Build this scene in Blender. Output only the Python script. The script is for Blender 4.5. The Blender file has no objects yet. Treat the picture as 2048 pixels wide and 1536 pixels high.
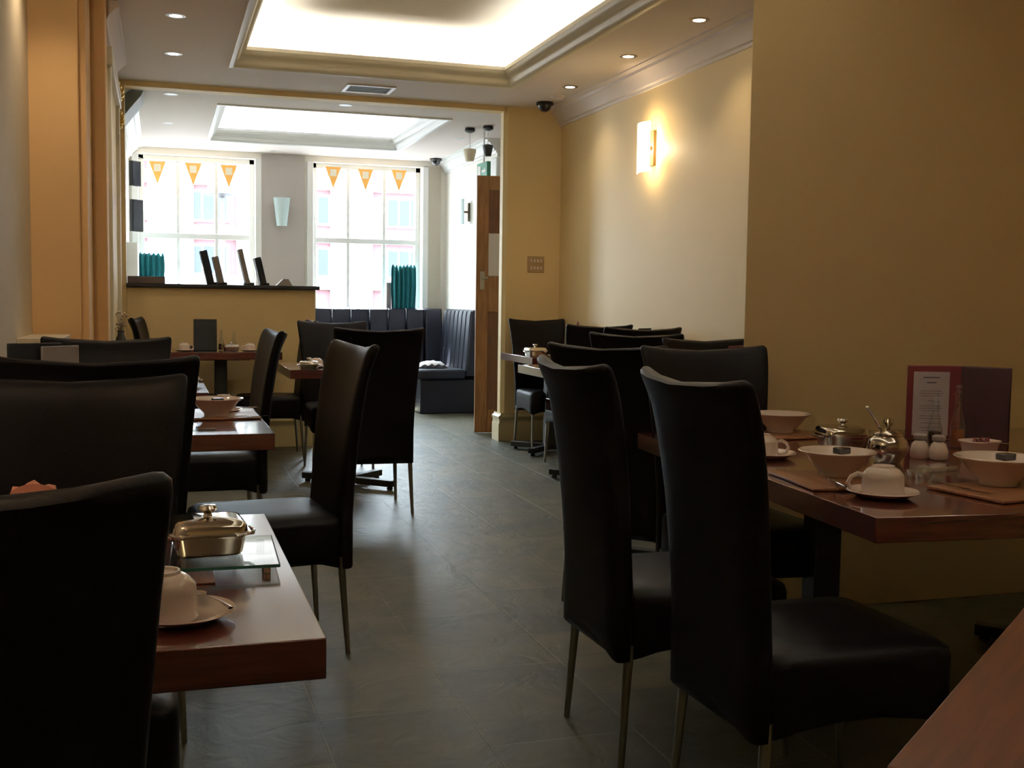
import bpy, bmesh, math, random
from mathutils import Vector, Matrix
random.seed(4)
S = bpy.context.scene
COL = S.collection
R = math.radians

# ------------------------------------------------------------------ camera
FPX, YAW, PIT, ROLL, CH = 2230.0, R(17.6), R(4.2), R(0.8), 1.19
fw = Vector((math.sin(YAW)*math.cos(PIT), math.cos(YAW)*math.cos(PIT), -math.sin(PIT)))
rt = Vector((math.cos(YAW), -math.sin(YAW), 0)); up = fw.cross(rt) * -1
r2 = rt*math.cos(ROLL) + up*math.sin(ROLL); u2 = -rt*math.sin(ROLL) + up*math.cos(ROLL)
cam = bpy.data.cameras.new('camera'); cam.sensor_width = 36; cam.lens = FPX/2048*36
cam.clip_start = 0.05; cam.clip_end = 200
co = bpy.data.objects.new('camera', cam); COL.objects.link(co)
co.matrix_world = Matrix(((r2.x, u2.x, -fw.x, 0), (r2.y, u2.y, -fw.y, 0), (r2.z, u2.z, -fw.z, CH), (0, 0, 0, 1)))
S.camera = co

# ------------------------------------------------------------------ world / exposure
S.view_settings.view_transform = 'Standard'; S.view_settings.look = 'None'
S.view_settings.gamma = 1; S.view_settings.use_curve_mapping = False
S.view_settings.exposure = 0.53
W = bpy.data.worlds.new('world'); S.world = W; W.use_nodes = True
bg = W.node_tree.nodes['Background']; bg.inputs[0].default_value = (0.76, 0.88, 1.0, 1); bg.inputs[1].default_value = 28.0
S.cycles.max_bounces = 8; S.cycles.diffuse_bounces = 5; S.cycles.glossy_bounces = 4; S.cycles.transmission_bounces = 6
S.cycles.transparent_max_bounces = 10; S.cycles.sample_clamp_indirect = 4; S.cycles.caustics_reflective = False; S.cycles.caustics_refractive = False
S.cycles.use_denoising = True

def alight(name, loc, rot, sx, sy, power, color, portal=False):
    l = bpy.data.lights.new(name, 'AREA'); l.shape = 'RECTANGLE'; l.size = sx; l.size_y = sy; l.energy = power; l.color = color
    if portal: l.cycles.is_portal = True
    o = bpy.data.objects.new(name, l); COL.objects.link(o); o.location = loc; o.rotation_euler = rot
    return o
def spot(name, loc, power, color, size=100, blend=.6, rad=.03, rot=(0, 0, 0)):
    l = bpy.data.lights.new(name, 'SPOT'); l.energy = power; l.color = color; l.spot_size = R(size); l.spot_blend = blend; l.shadow_soft_size = rad
    o = bpy.data.objects.new(name, l); COL.objects.link(o); o.location = loc; o.rotation_euler = rot
    return o
def point(name, loc, power, color, rad=.05):
    l = bpy.data.lights.new(name, 'POINT'); l.energy = power; l.color = color; l.shadow_soft_size = rad
    o = bpy.data.objects.new(name, l); COL.objects.link(o); o.location = loc
    return o
WARM = (1.0, .77, .50); SOFT = (1.0, .88, .68)
CZ = 2.83                                    # ceiling height
P_COVE, P_SPOT, P_SCONCE = 50.0, 8.0, 8.0   # strengths of the lamps of the place
sun = bpy.data.lights.new('sun', 'SUN'); sun.energy = 120; sun.angle = R(.6); sun.color = (1, .97, .92)
so = bpy.data.objects.new('sun', sun); COL.objects.link(so)
so.rotation_euler = Vector((-.10, .47, .88)).to_track_quat('Z', 'Y').to_euler()
# daylight portals on the two window openings
alight('window_portal', (.43, 13.06, 1.9), (R(90), 0, R(180)), 1.25, 1.7, 1, (1, 1, 1), True)
alight('window_portal', (2.33, 13.06, 1.9), (R(90), 0, R(180)), 1.3, 1.7, 1, (1, 1, 1), True)

# ------------------------------------------------------------------ mesh helpers
class MB:
    def __init__(s): s.v = []; s.f = []
    def add(s, vs, fs, M=None):
        b = len(s.v)
        for p in vs:
            p = Vector(p); s.v.append(tuple(M @ p) if M is not None else tuple(p))
        s.f += [tuple(b+i for i in f) for f in fs]
        return s
    def box(s, x0, y0, z0, x1, y1, z1, M=None):
        vs = [(x0,y0,z0),(x1,y0,z0),(x1,y1,z0),(x0,y1,z0),(x0,y0,z1),(x1,y0,z1),(x1,y1,z1),(x0,y1,z1)]
        return s.add(vs, [(0,3,2,1),(4,5,6,7),(0,1,5,4),(1,2,6,5),(2,3,7,6),(3,0,4,7)], M)
    def loft(s, loops, M=None, caps=True, closed=False):
        n = len(loops[0]); vs = [p for l in loops for p in l]; fs = []
        m = len(loops)
        for i in range(m if closed else m-1):
            a = i*n; b = ((i+1) % m)*n
            for j in range(n):
                k = (j+1) % n; fs.append((a+j, a+k, b+k, b+j))
        if caps and not closed:
            fs.append(tuple(range(n-1, -1, -1))); fs.append(tuple((m-1)*n+j for j in range(n)))
        return s.add(vs, fs, M)
    def lathe(s, prof, c=(0,0,0), n=28, M=None, sx=1, sy=1):
        loops = [[(c[0]+r*math.cos(2*math.pi*j/n)*sx, c[1]+r*math.sin(2*math.pi*j/n)*sy, c[2]+z) for j in range(n)] for r, z in prof]
        return s.loft(loops, M)
    def tube(s, pts, r, n=10, M=None, flat=1.0):
        pts = [Vector(p) for p in pts]; loops = []
        rs = r if isinstance(r, (list, tuple)) else [r]*len(pts)
        prev = None
        for i, p in enumerate(pts):
            d = (pts[min(i+1, len(pts)-1)] - pts[max(i-1, 0)]).normalized()
            if prev is None:
                a = Vector((0, 0, 1)) if abs(d.z) < .9 else Vector((1, 0, 0)); u = d.cross(a).normalized()
            else:
                u = (prev - d*prev.dot(d)).normalized()
            prev = u; w = d.cross(u)
            loops.append([tuple(p + u*(rs[i]*math.cos(2*math.pi*j/n)) + w*(rs[i]*flat*math.sin(2*math.pi*j/n))) for j in range(n)])
        return s.loft(loops, M)
    def prism(s, poly, z0, z1, M=None):
        return s.loft([[(x, y, z0) for x, y in poly], [(x, y, z1) for x, y in poly]], M)
    def build(s, name, mat, parent=None, smooth=True, bev=0, loc=None, rot=None, ang=38):
        me = bpy.data.meshes.new(name); me.from_pydata(s.v, [], s.f); me.validate()
        bm = bmesh.new(); bm.from_mesh(me); bmesh.ops.recalc_face_normals(bm, faces=bm.faces); bm.to_mesh(me); bm.free()
        if smooth:
            for p in me.polygons: p.use_smooth = True
            me.set_sharp_from_angle(angle=R(ang))
        me.materials.append(mat)
        o = bpy.data.objects.new(name, me); COL.objects.link(o)
        if parent: o.parent = parent
        if loc: o.location = loc
        if rot is not None: o.rotation_euler = (0, 0, rot)
        if bev:
            b = o.modifiers.new('bevel', 'BEVEL'); b.width = bev; b.segments = 2; b.limit_method = 'ANGLE'; b.angle_limit = R(40)
        return o
def tag(o, label=None, cat=None, group=None, kind=None):
    if label: o['label'] = label
    if cat: o['category'] = cat
    if group: o['group'] = group
    if kind: o['kind'] = kind
    return o
def thing(name, label, cat, loc=(0,0,0), rotz=0, group=None):
    o = bpy.data.objects.new(name, None); COL.objects.link(o); o.location = loc; o.rotation_euler = (0, 0, rotz)
    o.empty_display_size = .1
    return tag(o, label, cat, group)
def copy_tree(o, parent=None):
    c = o.copy(); COL.objects.link(c)
    if parent: c.parent = parent
    for ch in [x for x in o.children]: copy_tree(ch, c)
    return c
def placed(proto, first, loc, rotz, label, group=None, scale=None):
    o = proto if first else copy_tree(proto)
    o.location = loc; o.rotation_euler = (0, 0, rotz); o['label'] = label
    if group: o['group'] = group
    elif 'group' in o: del o['group']
    if scale: o.scale = scale
    return o
def struct(o, label=None): 
    o['kind'] = 'structure'
    if label: o['label'] = label
    return o

# ------------------------------------------------------------------ materials
def nt(name):
    m = bpy.data.materials.new(name); m.use_nodes = True; t = m.node_tree
    return m, t, t.nodes['Principled BSDF']
def mat(name, col, rough=.5, metal=0, spec=.5, noise=0, nscale=8, bump=0, bscale=60, coat=0):
    m, t, b = nt(name); N = t.nodes; L = t.links
    b.inputs['Roughness'].default_value = rough; b.inputs['Metallic'].default_value = metal
    b.inputs['Specular IOR Level'].default_value = spec; b.inputs['Coat Weight'].default_value = coat
    b.inputs['Base Color'].default_value = (*col, 1)
    if noise or bump:
        tc = N.new('ShaderNodeTexCoord')
    if noise:
        n = N.new('ShaderNodeTexNoise'); n.inputs['Scale'].default_value = nscale; n.inputs['Detail'].default_value = 4
        L.new(tc.outputs['Object'], n.inputs['Vector'])
        mx = N.new('ShaderNodeMix'); mx.data_type = 'RGBA'
        mx.inputs[6].default_value = (*[c*(1-noise) for c in col], 1); mx.inputs[7].default_value = (*[min(1, c*(1+noise)) for c in col], 1)
        L.new(n.outputs['Fac'], mx.inputs[0]); L.new(mx.outputs[2], b.inputs['Base Color'])
    if bump:
        n2 = N.new('ShaderNodeTexNoise'); n2.inputs['Scale'].default_value = bscale; n2.inputs['Detail'].default_value = 3
        L.new(tc.outputs['Object'], n2.inputs['Vector'])
        bp = N.new('ShaderNodeBump'); bp.inputs['Strength'].default_value = bump; bp.inputs['Distance'].default_value = .01
        L.new(n2.outputs['Fac'], bp.inputs['Height']); L.new(bp.outputs[0], b.inputs['Normal'])
    return m
def emis(name, col, strength):
    m, t, b = nt(name); b.inputs['Base Color'].default_value = (*col, 1)
    b.inputs['Emission Color'].default_value = (*col, 1); b.inputs['Emission Strength'].default_value = strength
    return m
def wood(name, c1, c2, rough=.35, scale=(2, 30, 30), coat=0, spec=.5):
    m, t, b = nt(name); N = t.nodes; L = t.links
    tc = N.new('ShaderNodeTexCoord'); mp = N.new('ShaderNodeMapping'); mp.inputs['Scale'].default_value = scale
    n = N.new('ShaderNodeTexNoise'); n.inputs['Scale'].default_value = 2.2; n.inputs['Detail'].default_value = 6; n.inputs['Distortion'].default_value = .5
    r = N.new('ShaderNodeValToRGB'); r.color_ramp.elements[0].position = .35; r.color_ramp.elements[1].position = .65
    r.color_ramp.elements[0].color = (*c1, 1); r.color_ramp.elements[1].color = (*c2, 1)
    L.new(tc.outputs['Object'], mp.inputs[0]); L.new(mp.outputs[0], n.inputs['Vector']); L.new(n.outputs['Fac'], r.inputs[0]); L.new(r.outputs[0], b.inputs['Base Color'])
    b.inputs['Roughness'].default_value = rough; b.inputs['Coat Weight'].default_value = coat; b.inputs['Coat Roughness'].default_value = .09; b.inputs['Coat IOR'].default_value = 1.6
    b.inputs['Specular IOR Level'].default_value = spec
    return m
def glassy(name, tint=(1, 1, 1), refl=.08, rough=.02):
    m, t, b = nt(name); N = t.nodes; L = t.links; N.remove(b)
    tr = N.new('ShaderNodeBsdfTransparent'); tr.inputs[0].default_value = (*tint, 1)
    gl = N.new('ShaderNodeBsdfGlossy'); gl.inputs['Roughness'].default_value = rough
    fr = N.new('ShaderNodeLayerWeight'); fr.inputs['Blend'].default_value = .5
    pw = N.new('ShaderNodeMath'); pw.operation = 'POWER'; pw.inputs[1].default_value = 4; L.new(fr.outputs['Facing'], pw.inputs[0])
    ad = N.new('ShaderNodeMath'); ad.operation = 'MULTIPLY_ADD'; ad.inputs[1].default_value = .6; ad.inputs[2].default_value = refl; ad.use_clamp = True
    mx = N.new('ShaderNodeMixShader'); L.new(pw.outputs[0], ad.inputs[0]); L.new(ad.outputs[0], mx.inputs[0])
    L.new(tr.outputs[0], mx.inputs[1]); L.new(gl.outputs[0], mx.inputs[2]); L.new(mx.outputs[0], N['Material Output'].inputs[0])
    return m
def slate():
    m, t, b = nt('slate_tiles'); N = t.nodes; L = t.links
    tc = N.new('ShaderNodeTexCoord'); mp = N.new('ShaderNodeMapping')
    L.new(tc.outputs['Object'], mp.inputs[0]); mp.inputs['Rotation'].default_value = (0, 0, R(90))
    br = N.new('ShaderNodeTexBrick'); br.inputs['Scale'].default_value = 1; br.inputs['Brick Width'].default_value = .62
    br.inputs['Row Height'].default_value = .42; br.inputs['Mortar Size'].default_value = .004; br.inputs['Mortar Smooth'].default_value = .3
    br.inputs['Color1'].default_value = (.074, .074, .056, 1); br.inputs['Color2'].default_value = (.126, .116, .080, 1); br.inputs['Mortar'].default_value = (.13, .125, .10, 1)
    L.new(mp.outputs[0], br.inputs['Vector'])
    n = N.new('ShaderNodeTexNoise'); n.inputs['Scale'].default_value = 3.5; n.inputs['Detail'].default_value = 8; n.inputs['Distortion'].default_value = .8
    L.new(tc.outputs['Object'], n.inputs['Vector'])
    rp = N.new('ShaderNodeValToRGB'); rp.color_ramp.elements[0].position = .3; rp.color_ramp.elements[1].position = .72
    rp.color_ramp.elements[0].color = (.55, .62, .62, 1); rp.color_ramp.elements[1].color = (1.4, 1.3, 1.1, 1)
    L.new(n.outputs['Fac'], rp.inputs[0])
    mx = N.new('ShaderNodeMix'); mx.data_type = 'RGBA'; mx.blend_type = 'MULTIPLY'; mx.inputs[0].default_value = .85
    L.new(br.outputs[0], mx.inputs[6]); L.new(rp.outputs[0], mx.inputs[7]); L.new(mx.outputs[2], b.inputs['Base Color'])
    n2 = N.new('ShaderNodeTexNoise'); n2.inputs['Scale'].default_value = 7; n2.inputs['Detail'].default_value = 7; n2.inputs['Distortion'].default_value = 1.2
    L.new(tc.outputs['Object'], n2.inputs['Vector'])
    sb = N.new('ShaderNodeMath'); sb.operation = 'SUBTRACT'; L.new(n2.outputs['Fac'], sb.inputs[0]); L.new(br.outputs['Fac'], sb.inputs[1])
    bp = N.new('ShaderNodeBump'); bp.inputs['Strength'].default_value = .45; bp.inputs['Distance'].default_value = .012
    L.new(sb.outputs[0], bp.inputs['Height']); L.new(bp.outputs[0], b.inputs['Normal'])
    b.inputs['Roughness'].default_value = .46; b.inputs['Specular IOR Level'].default_value = .30
    return m
M_WALL = mat('cream_paint', (.84, .66, .365), .55, spec=.3, noise=.03, nscale=3, bump=.05, bscale=120)
M_WALLF = mat('pale_paint', (.86, .83, .76), .6, spec=.3)
M_GREY = mat('stone_grey_paint', (.62, .54, .42), .6, spec=.3, noise=.03)
M_OCHRE = mat('ochre_paint', (.76, .49, .24), .6, spec=.3, noise=.04, nscale=2)
M_CEIL = mat('ceiling_paint', (.86, .78, .75), .7, spec=.2)
M_TRIM = mat('cream_gloss', (.90, .86, .74), .4, spec=.4)
M_WHITE = mat('white_gloss', (.86, .86, .85), .35)
M_SKIRT = mat('skirting_gloss', (.70, .60, .36), .3)
M_FLOOR = slate()
M_LEATHER = mat('black_leather', (.0042, .0028, .004), .46, spec=.14, bump=.06, bscale=220)
M_LEATHER2 = mat('dark_navy_leather', (.010, .012, .022), .42, spec=.3, bump=.05, bscale=150)
M_STEELLEG = mat('brushed_steel', (.42, .40, .36), .3, metal=1)
M_CHROME = mat('polished_steel', (.64, .60, .55), .08, metal=1)
M_BLACK = mat('black_iron', (.012, .012, .014), .5)
M_WOOD = wood('walnut_table', (.075, .016, .013), (.13, .034, .026), .22, coat=1)
M_WOODB = wood('oak_board', (.20, .085, .04), (.30, .14, .07), .4)
M_DOOR = wood('door_wood', (.22, .095, .03), (.36, .17, .06), .4, scale=(30, 30, 2))
M_DOORD = wood('door_panel_wood', (.11, .04, .015), (.18, .07, .03), .4, scale=(30, 30, 2))
M_CHINA = mat('white_china', (.86, .74, .70), .15, coat=.5)
M_STEELD = M_CHROME
M_GLASS = glassy('clear_glass', (.97, .99, .98), .02)
M_BOTTLE = glassy('bottle_glass', (.90, .93, .95), .14)
M_GLASSG = glassy('green_edged_glass', (.93, .97, .95), .30)
M_DARKLIQ = mat('dark_vinegar', (.05, .015, .01), .1)
M_MENU = mat('black_card', (.006, .007, .011), .45, spec=.3)
M_MENUR = mat('oxblood_leather', (.13, .018, .025), .45)
M_PAPER = mat('paper', (.62, .58, .66), .8)
M_INK = mat('ink', (.12, .10, .14), .8)
M_PACK = mat('foil_packet', (.05, .045, .05), .25, metal=.3, noise=.5, nscale=40)
M_TEAL = mat('teal_fabric', (.0, .11, .13), .8, noise=.25, nscale=12)
def cloth(name, col, tr):
    m, t, b = nt(name); N = t.nodes; L = t.links; b.inputs['Base Color'].default_value = (*col, 1); b.inputs['Roughness'].default_value = .9
    q = N.new('ShaderNodeBsdfTranslucent'); q.inputs[0].default_value = (*col, 1); mx = N.new('ShaderNodeMixShader'); mx.inputs[0].default_value = tr
    L.new(b.outputs[0], mx.inputs[1]); L.new(q.outputs[0], mx.inputs[2]); L.new(mx.outputs[0], N['Material Output'].inputs[0]); return m
M_ORANGE = cloth('orange_pennant', (1, .50, .12), .04)
M_CREAMP = cloth('cream_print', (1, .92, .75), .09)
M_CREAMQ = mat('cream_print', (.95, .85, .6), .7)
M_SALMON = mat('salmon_napkin', (.36, .13, .08), .9)
M_CLOTH = mat('white_cloth', (.85, .85, .88), .9)
M_PLASTIC = mat('beige_plastic', (.42, .28, .14), .5)
M_GREEN = mat('green_plastic', (.05, .28, .18), .4)
M_GRILLE = mat('grey_grille', (.16, .18, .17), .5)
M_GOLD = mat('gilt', (.75, .50, .12), .3, metal=.8)
M_SCREEN = mat('screen_black', (.02, .025, .04), .15)
M_DARKBOX = mat('brown_box', (.10, .07, .07), .5)
M_BRICK = None
M_COVE = emis('led_cove', (1, .94, .82), P_COVE)
M_COVEF = emis('led_cove_front', (.93, .96, 1.0), P_COVE*2.8)
M_LAMPW = emis('halogen_warm', (1, .86, .62), 9)
M_LAMPC = emis('halogen_cool', (.90, .90, 1), 5)
M_SCONCE = emis('lit_opal_glass', (1, .82, .45), 4.5)
M_OPAL = mat('opal_glass', (.60, .75, .78), .2)

# ------------------------------------------------------------------ shell of the room
WY = 9.1         # wall with the doorway and hatch
XR = 3.3         # right wall
XL = -.30        # left wall (far part)
FY = 13.0        # window wall of the front room
def slab(name, x0, y0, z0, x1, y1, z1, m, bev=0): return struct(MB().box(x0, y0, z0, x1, y1, z1).build(name, m, smooth=False, bev=bev))
slab('floor', -1.2, -1.6, -.1, 4.9, 13.3, 0, M_FLOOR)
def holed_ceiling(name, x0, y0, x1, y1, hx0, hy0, hx1, hy1, m):
    b = MB(); b.box(x0, y0, CZ, x1, hy0, CZ+.03); b.box(x0, hy1, CZ, x1, y1, CZ+.03); b.box(x0, hy0, CZ, hx0, hy1, CZ+.03); b.box(hx1, hy0, CZ, x1, hy1, CZ+.03)
    return struct(b.build(name, m, smooth=False))
R1 = (.50, .5, 2.60, 8.27); R2 = (.50, 9.9, 2.53, 12.2)
holed_ceiling('ceiling', -1.2, -1.6, 3.5, WY, *[R1[i] for i in (0, 1, 2, 3)], M_CEIL)
holed_ceiling('ceiling', -1.2, WY, 4.9, 13.3, *R2, M_CEIL)
def ring(rect, prof):
    x0, y0, x1, y1 = rect; loops = []
    b = MB()
    # closed loop of profile sections round the rectangle; (o,z): o inward offset
    secs = []
    for cx, cy, sx, sy in ((x0, y0, 1, 1), (x1, y0, -1, 1), (x1, y1, -1, -1), (x0, y1, 1, -1)):
        secs.append([(cx+sx*o, cy+sy*o, z) for o, z in prof])
    b.loft(secs, closed=True)
    return b
PROF = [(-.012, CZ), (-.012, CZ-.012), (.012, CZ-.014), (.03, CZ-.004), (.038, CZ+.02), (.05, CZ+.03), (.055, CZ+.05), (.078, CZ+.062), (.088, CZ+.09), (.10, CZ+.10), (.10, CZ+.125), (.088, CZ+.125), (.075, CZ+.09), (.03, CZ+.06), (.0, CZ+.04)]
struct(ring(R1, PROF).build('trim_1', M_TRIM, ang=50)); struct(ring(R2, PROF).build('trim_2', M_WHITE, ang=50))
def coffer(name, rect, m, top=.31):
    x0, y0, x1, y1 = rect; e = .10; b = MB(); z0 = CZ+.03; z1 = CZ+top
    X0, Y0, X1, Y1 = x0-e, y0-e, x1+e, y1+e
    b.box(X0-.03, Y0-.03, z1, X1+.03, Y1+.03, z1+.03)
    b.box(X0-.03, Y0-.03, z0, X0, Y1+.03, z1); b.box(X1, Y0-.03, z0, X1+.03, Y1+.03, z1)
    b.box(X0, Y0-.03, z0, X1, Y0, z1); b.box(X0, Y1, z0, X1, Y1+.03, z1)
    return struct(b.build(name, m, smooth=False))
coffer('ceiling', R1, M_WALLF); coffer('ceiling', R2, M_WHITE)
def cove(rect, m, label):
    x0, y0, x1, y1 = rect; z = CZ+.085
    t = thing('cove_light', label, 'light', ((x0+x1)/2, (y0+y1)/2, z))
    cx, cy = (x0+x1)/2, (y0+y1)/2
    for a, b_ in (((x0, y0), (x1, y0)), ((x0, y1), (x1, y1)), ((x0-.01, y0+.03), (x0-.01, y1-.03)), ((x1+.01, y0+.03), (x1+.01, y1-.03))):
        MB().tube([(a[0]-cx, a[1]-cy, 0), (b_[0]-cx, b_[1]-cy, 0)], .012, 8).build('led_strip', m, t)
cove(R1, M_COVE, 'warm strip lighting hidden behind moulding of the nearer ceiling recess')
cove(R2, M_COVEF, 'cool strip lighting inside the ceiling recess before the windows')

# walls of the near room
slab('wall_left', -.72, -1.6, 0, -.60, 6.02, CZ, M_GREY)
slab('wall_rear', -1.2, -1.72, 0, 4.9, -1.6, CZ, M_WALL)
struct(MB().box(-1.2, 6.02, 0, -.372, 6.08, CZ).build('wall_left', M_OCHRE, smooth=False, bev=.006))
slab('wall_left', -.6, 6.08, 0, -.338, 6.49, CZ, M_OCHRE)
slab('wall_left', -.6, 6.49, 0, -.36, 6.72, CZ, M_OCHRE)
struct(MB().box(-.352, 6.5, 0, -.262, 6.72, CZ).build('trim_3', M_OCHRE, smooth=False, bev=.008))
slab('wall_left', -.42, 6.72, 0, XL, WY, CZ, M_WALL)
slab('wall_right', XR, 4.02, 0, XR+.12, WY, CZ, M_WALL)
struct(MB().prism([(2.105, 3.75), (3.6, 3.75), (3.6, 4.02), (2.29, 4.02)], 0, CZ).build('wall_right', M_WALL, smooth=False, bev=.006))
slab('wall_right', 3.48, -1.6, 0, 3.6, 3.75, CZ, M_WALL)
# wall with doorway and hatch
HZ = 2.79; JX0 = -.235; JX1 = 2.79; HX = 1.21; HT = 1.265
bw = MB(); bw.box(XL, WY, 0, JX0, WY+.14, CZ); bw.box(JX0, WY, HZ, JX1, WY+.14, CZ)
loop = [(JX1+.03, WY), (XR, WY), (XR, WY+.14), (JX1+.03, WY+.14), (JX1, WY+.11), (JX1, WY+.03)]
bw.prism(loop, 0, CZ)
struct(bw.build('wall_back', M_WALL, smooth=False))
struct(MB().box(JX0, WY, 0, HX, WY+.14, HT).build('wall_back', M_WALL, smooth=False, bev=.004))
# skirtings with a moulded cap
def skirting(name, x0, y0, x1, y1, nx, ny, m=M_SKIRT, h=.24):
    prof = [(0, 0), (.028, 0), (.028, h*.62), (.022, h*.66), (.022, h*.78), (.030, h*.82), (.030, h*.88), (.012, h*.94), (.008, h), (0, h)]
    l = [[(x+nx*o, y+ny*o, z) for o, z in prof] for x, y in ((x0, y0), (x1, y1))]
    return struct(MB().loft(l).build(name, m, ang=50))
skirting('baseboard_back', JX0, WY, HX, WY, 0, -1)
skirting('baseboard_back', JX1+.0, WY, XR, WY, 0, -1)
skirting('baseboard_door', JX1, WY-.03, JX1, WY+.17, -1, 0)
skirting('baseboard_right', XR, 4.02, XR, WY, -1, 0)
skirting('baseboard_left', XL, 6.72, XL, WY, 1, 0)
def crown(name, x0, y0, x1, y1, nx, ny, m, d=.15, h=.14):
    prof = [(0, CZ), (0, CZ-h), (.012, CZ-h), (.016, CZ-h*.86), (.035, CZ-h*.82), (.05, CZ-h*.55), (.085, CZ-h*.28), (.10, CZ-h*.24), (.105, CZ-h*.1), (d, CZ-h*.06), (d, CZ)]
    return struct(MB().loft([[(x+nx*o, y+ny*o, z) for o, z in prof] for x, y in ((x0, y0), (x1, y1))]).build(name, m, ang=50))
crown('trim_4', XR, 4.02, XR, WY, -1, 0, M_CEIL)
crown('trim_5', XL, 6.72, XL, 8.35, 1, 0, M_CEIL, .10)
# front room shell
slab('wall_left', -.42, WY+.14, 0, XL, 13.0, CZ, M_WALLF)
slab('wall_right', 3.27, 10.9, 0, 3.39, 13.0, CZ, M_WALLF)
slab('wall_right', 3.39, 10.9, 0, 4.9, 11.02, CZ, M_WALLF)
slab('wall_right', 4.78, WY, 0, 4.9, 10.9, CZ, M_WALLF)
slab('wall_back', XR, WY, 0, 4.9, WY+.14, CZ, M_WALLF)
crown('trim_6', XL, WY+.14, XL, 13.0, 1, 0, M_WHITE); crown('trim_7', 3.27, 10.9, 3.27, 13.0, -1, 0, M_WHITE)
# window wall: sill wall, piers, head
WIN = ((-.20, 1.05), (1.70, 2.98)); SZ = 1.0; WH = 2.76
b = MB(); b.box(-.42, FY, 0, 3.39, FY+.3, SZ); b.box(-.42, FY, WH, 3.39, FY+.3, CZ)
b.box(-.42, FY, SZ, WIN[0][0], FY+.3, WH); b.box(WIN[0][1], FY, SZ, WIN[1][0], FY+.3, WH); b.box(WIN[1][1], FY, SZ, 3.39, FY+.3, WH)
struct(b.build('wall_window', M_WALLF, smooth=False))
for i, (a, c) in enumerate(WIN):
    t = struct(thing('window_%d' % (i+1), None, None, ((a+c)/2, FY+.16, SZ)), 'tall white sash window, ' + ('left of the grey pier' if i == 0 else 'right of the grey pier'))
    w = c-a; h = WH-SZ; f = MB(); e = .055
    for x0, x1 in ((-w/2, -w/2+e), (w/2-e, w/2)): f.box(x0, -.04, 0, x1, .06, h)
    f.box(-w/2, -.04, 0, w/2, .06, e); f.box(-w/2, -.04, h-e, w/2, .06, h); f.box(-w/2, -.03, h*.5-.03, w/2, .05, h*.5+.03)
    for k in (1, 2): 
        x = -w/2+w*k/3; f.box(x-.018, -.02, 0, x+.018, .04, h)
    f.build('window_frame', M_WHITE, t, smooth=False, bev=.004)
    MB().box(-w/2+.02, .005, .02, w/2-.02, .011, h-.02).build('window_pane', M_GLASS, t, smooth=False)
    arch = MB()
    for x0, x1 in ((-w/2-.07, -w/2), (w/2, w/2+.07)): arch.box(x0, -.19, 0, x1, -.158, h)
    arch.build('architrave', M_WHITE, t, smooth=False, bev=.006)
    MB().box(-w/2-.05, -.24, -.04, w/2+.05, -.04, 0).build('window_sill', M_WHITE, t, smooth=False, bev=.005)

# ------------------------------------------------------------------ house across the street
def brick():
    m, t, bb = nt('pink_brick'); N = t.nodes; L = t.links
    tc = N.new('ShaderNodeTexCoord'); mp = N.new('ShaderNodeMapping'); mp.inputs['Rotation'].default_value = (R(90), 0, 0)
    L.new(tc.outputs['Object'], mp.inputs[0])
    br = N.new('ShaderNodeTexBrick'); br.inputs['Scale'].default_value = 4; br.inputs['Color1'].default_value = (.10, .043, .048, 1); br.inputs['Color2'].default_value = (.09, .040, .044, 1); br.inputs['Mortar'].default_value = (.09, .045, .05, 1)
    L.new(mp.outputs[0], br.inputs['Vector']); L.new(br.outputs[0], bb.inputs['Base Color']); bb.inputs['Roughness'].default_value = .9
    return m
M_BRICK = brick(); M_STONE = mat('pale_stone', (.45, .43, .42), .8); M_WGL = mat('house_glass', (.030, .035, .048), .5, spec=.1)
hs = thing('townhouse', 'red brick townhouse with pale stone bands seen across the street', 'building', (3.0, 24.0, -.6))
wb = MB(); wb.box(-7, 0, 0, 8, 4, 4.75); wb.build('wall', M_BRICK, hs, smooth=False)
sb = MB()
for z in (.9, 2.0, 3.0, 4.1): sb.box(-7.02, -.12, z, 8.02, 0, z+.28)
for x in (-2.75, -1.0, .95, 3.1): sb.box(x-.45, -.10, 0, x+.45, 0, 4.6)
sb.build('stone_band', M_STONE, hs, smooth=False)
MB().box(-7.2, -.35, 4.75, 8.2, 4.2, 5.0).build('cornice', M_STONE, hs, smooth=False, bev=.05)
for x in (-3.6, -2.0, 0.1, 2.1, 4.2):
    for z in (.95, 2.25, 3.35):
        w_ = MB(); w_.box(x-.42, -.06, z, x+.42, .1, z+.65); o = w_.build('window', M_WHITE, hs, smooth=False)
        g = MB()
        for k in range(3): g.box(x-.36+k*.25, -.08, z+.05, x-.15+k*.25, -.055, z+.6)
        g.build('pane', M_WGL, o, smooth=False)
sg = struct(MB().box(-12, 13.3, -.75, 18, 40, -.6).build('ground', mat('pavement', (.12, .12, .125), .9), smooth=False), 'pavement and road outside the windows')
lp = thing('street_lamp', 'dark lamp post standing outside the left window', 'street lamp', (.9, 17.0, -.6))
MB().tube([(0, 0, 0), (0, 0, 3.3)], [.05, .035]).build('pole', M_BLACK, lp)
MB().lathe([(.02, 3.25), (.26, 3.3), (.20, 3.42), (.05, 3.5), (.02, 3.75), (.005, 3.95)]).build('lamp_head', M_BLACK, lp)

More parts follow.
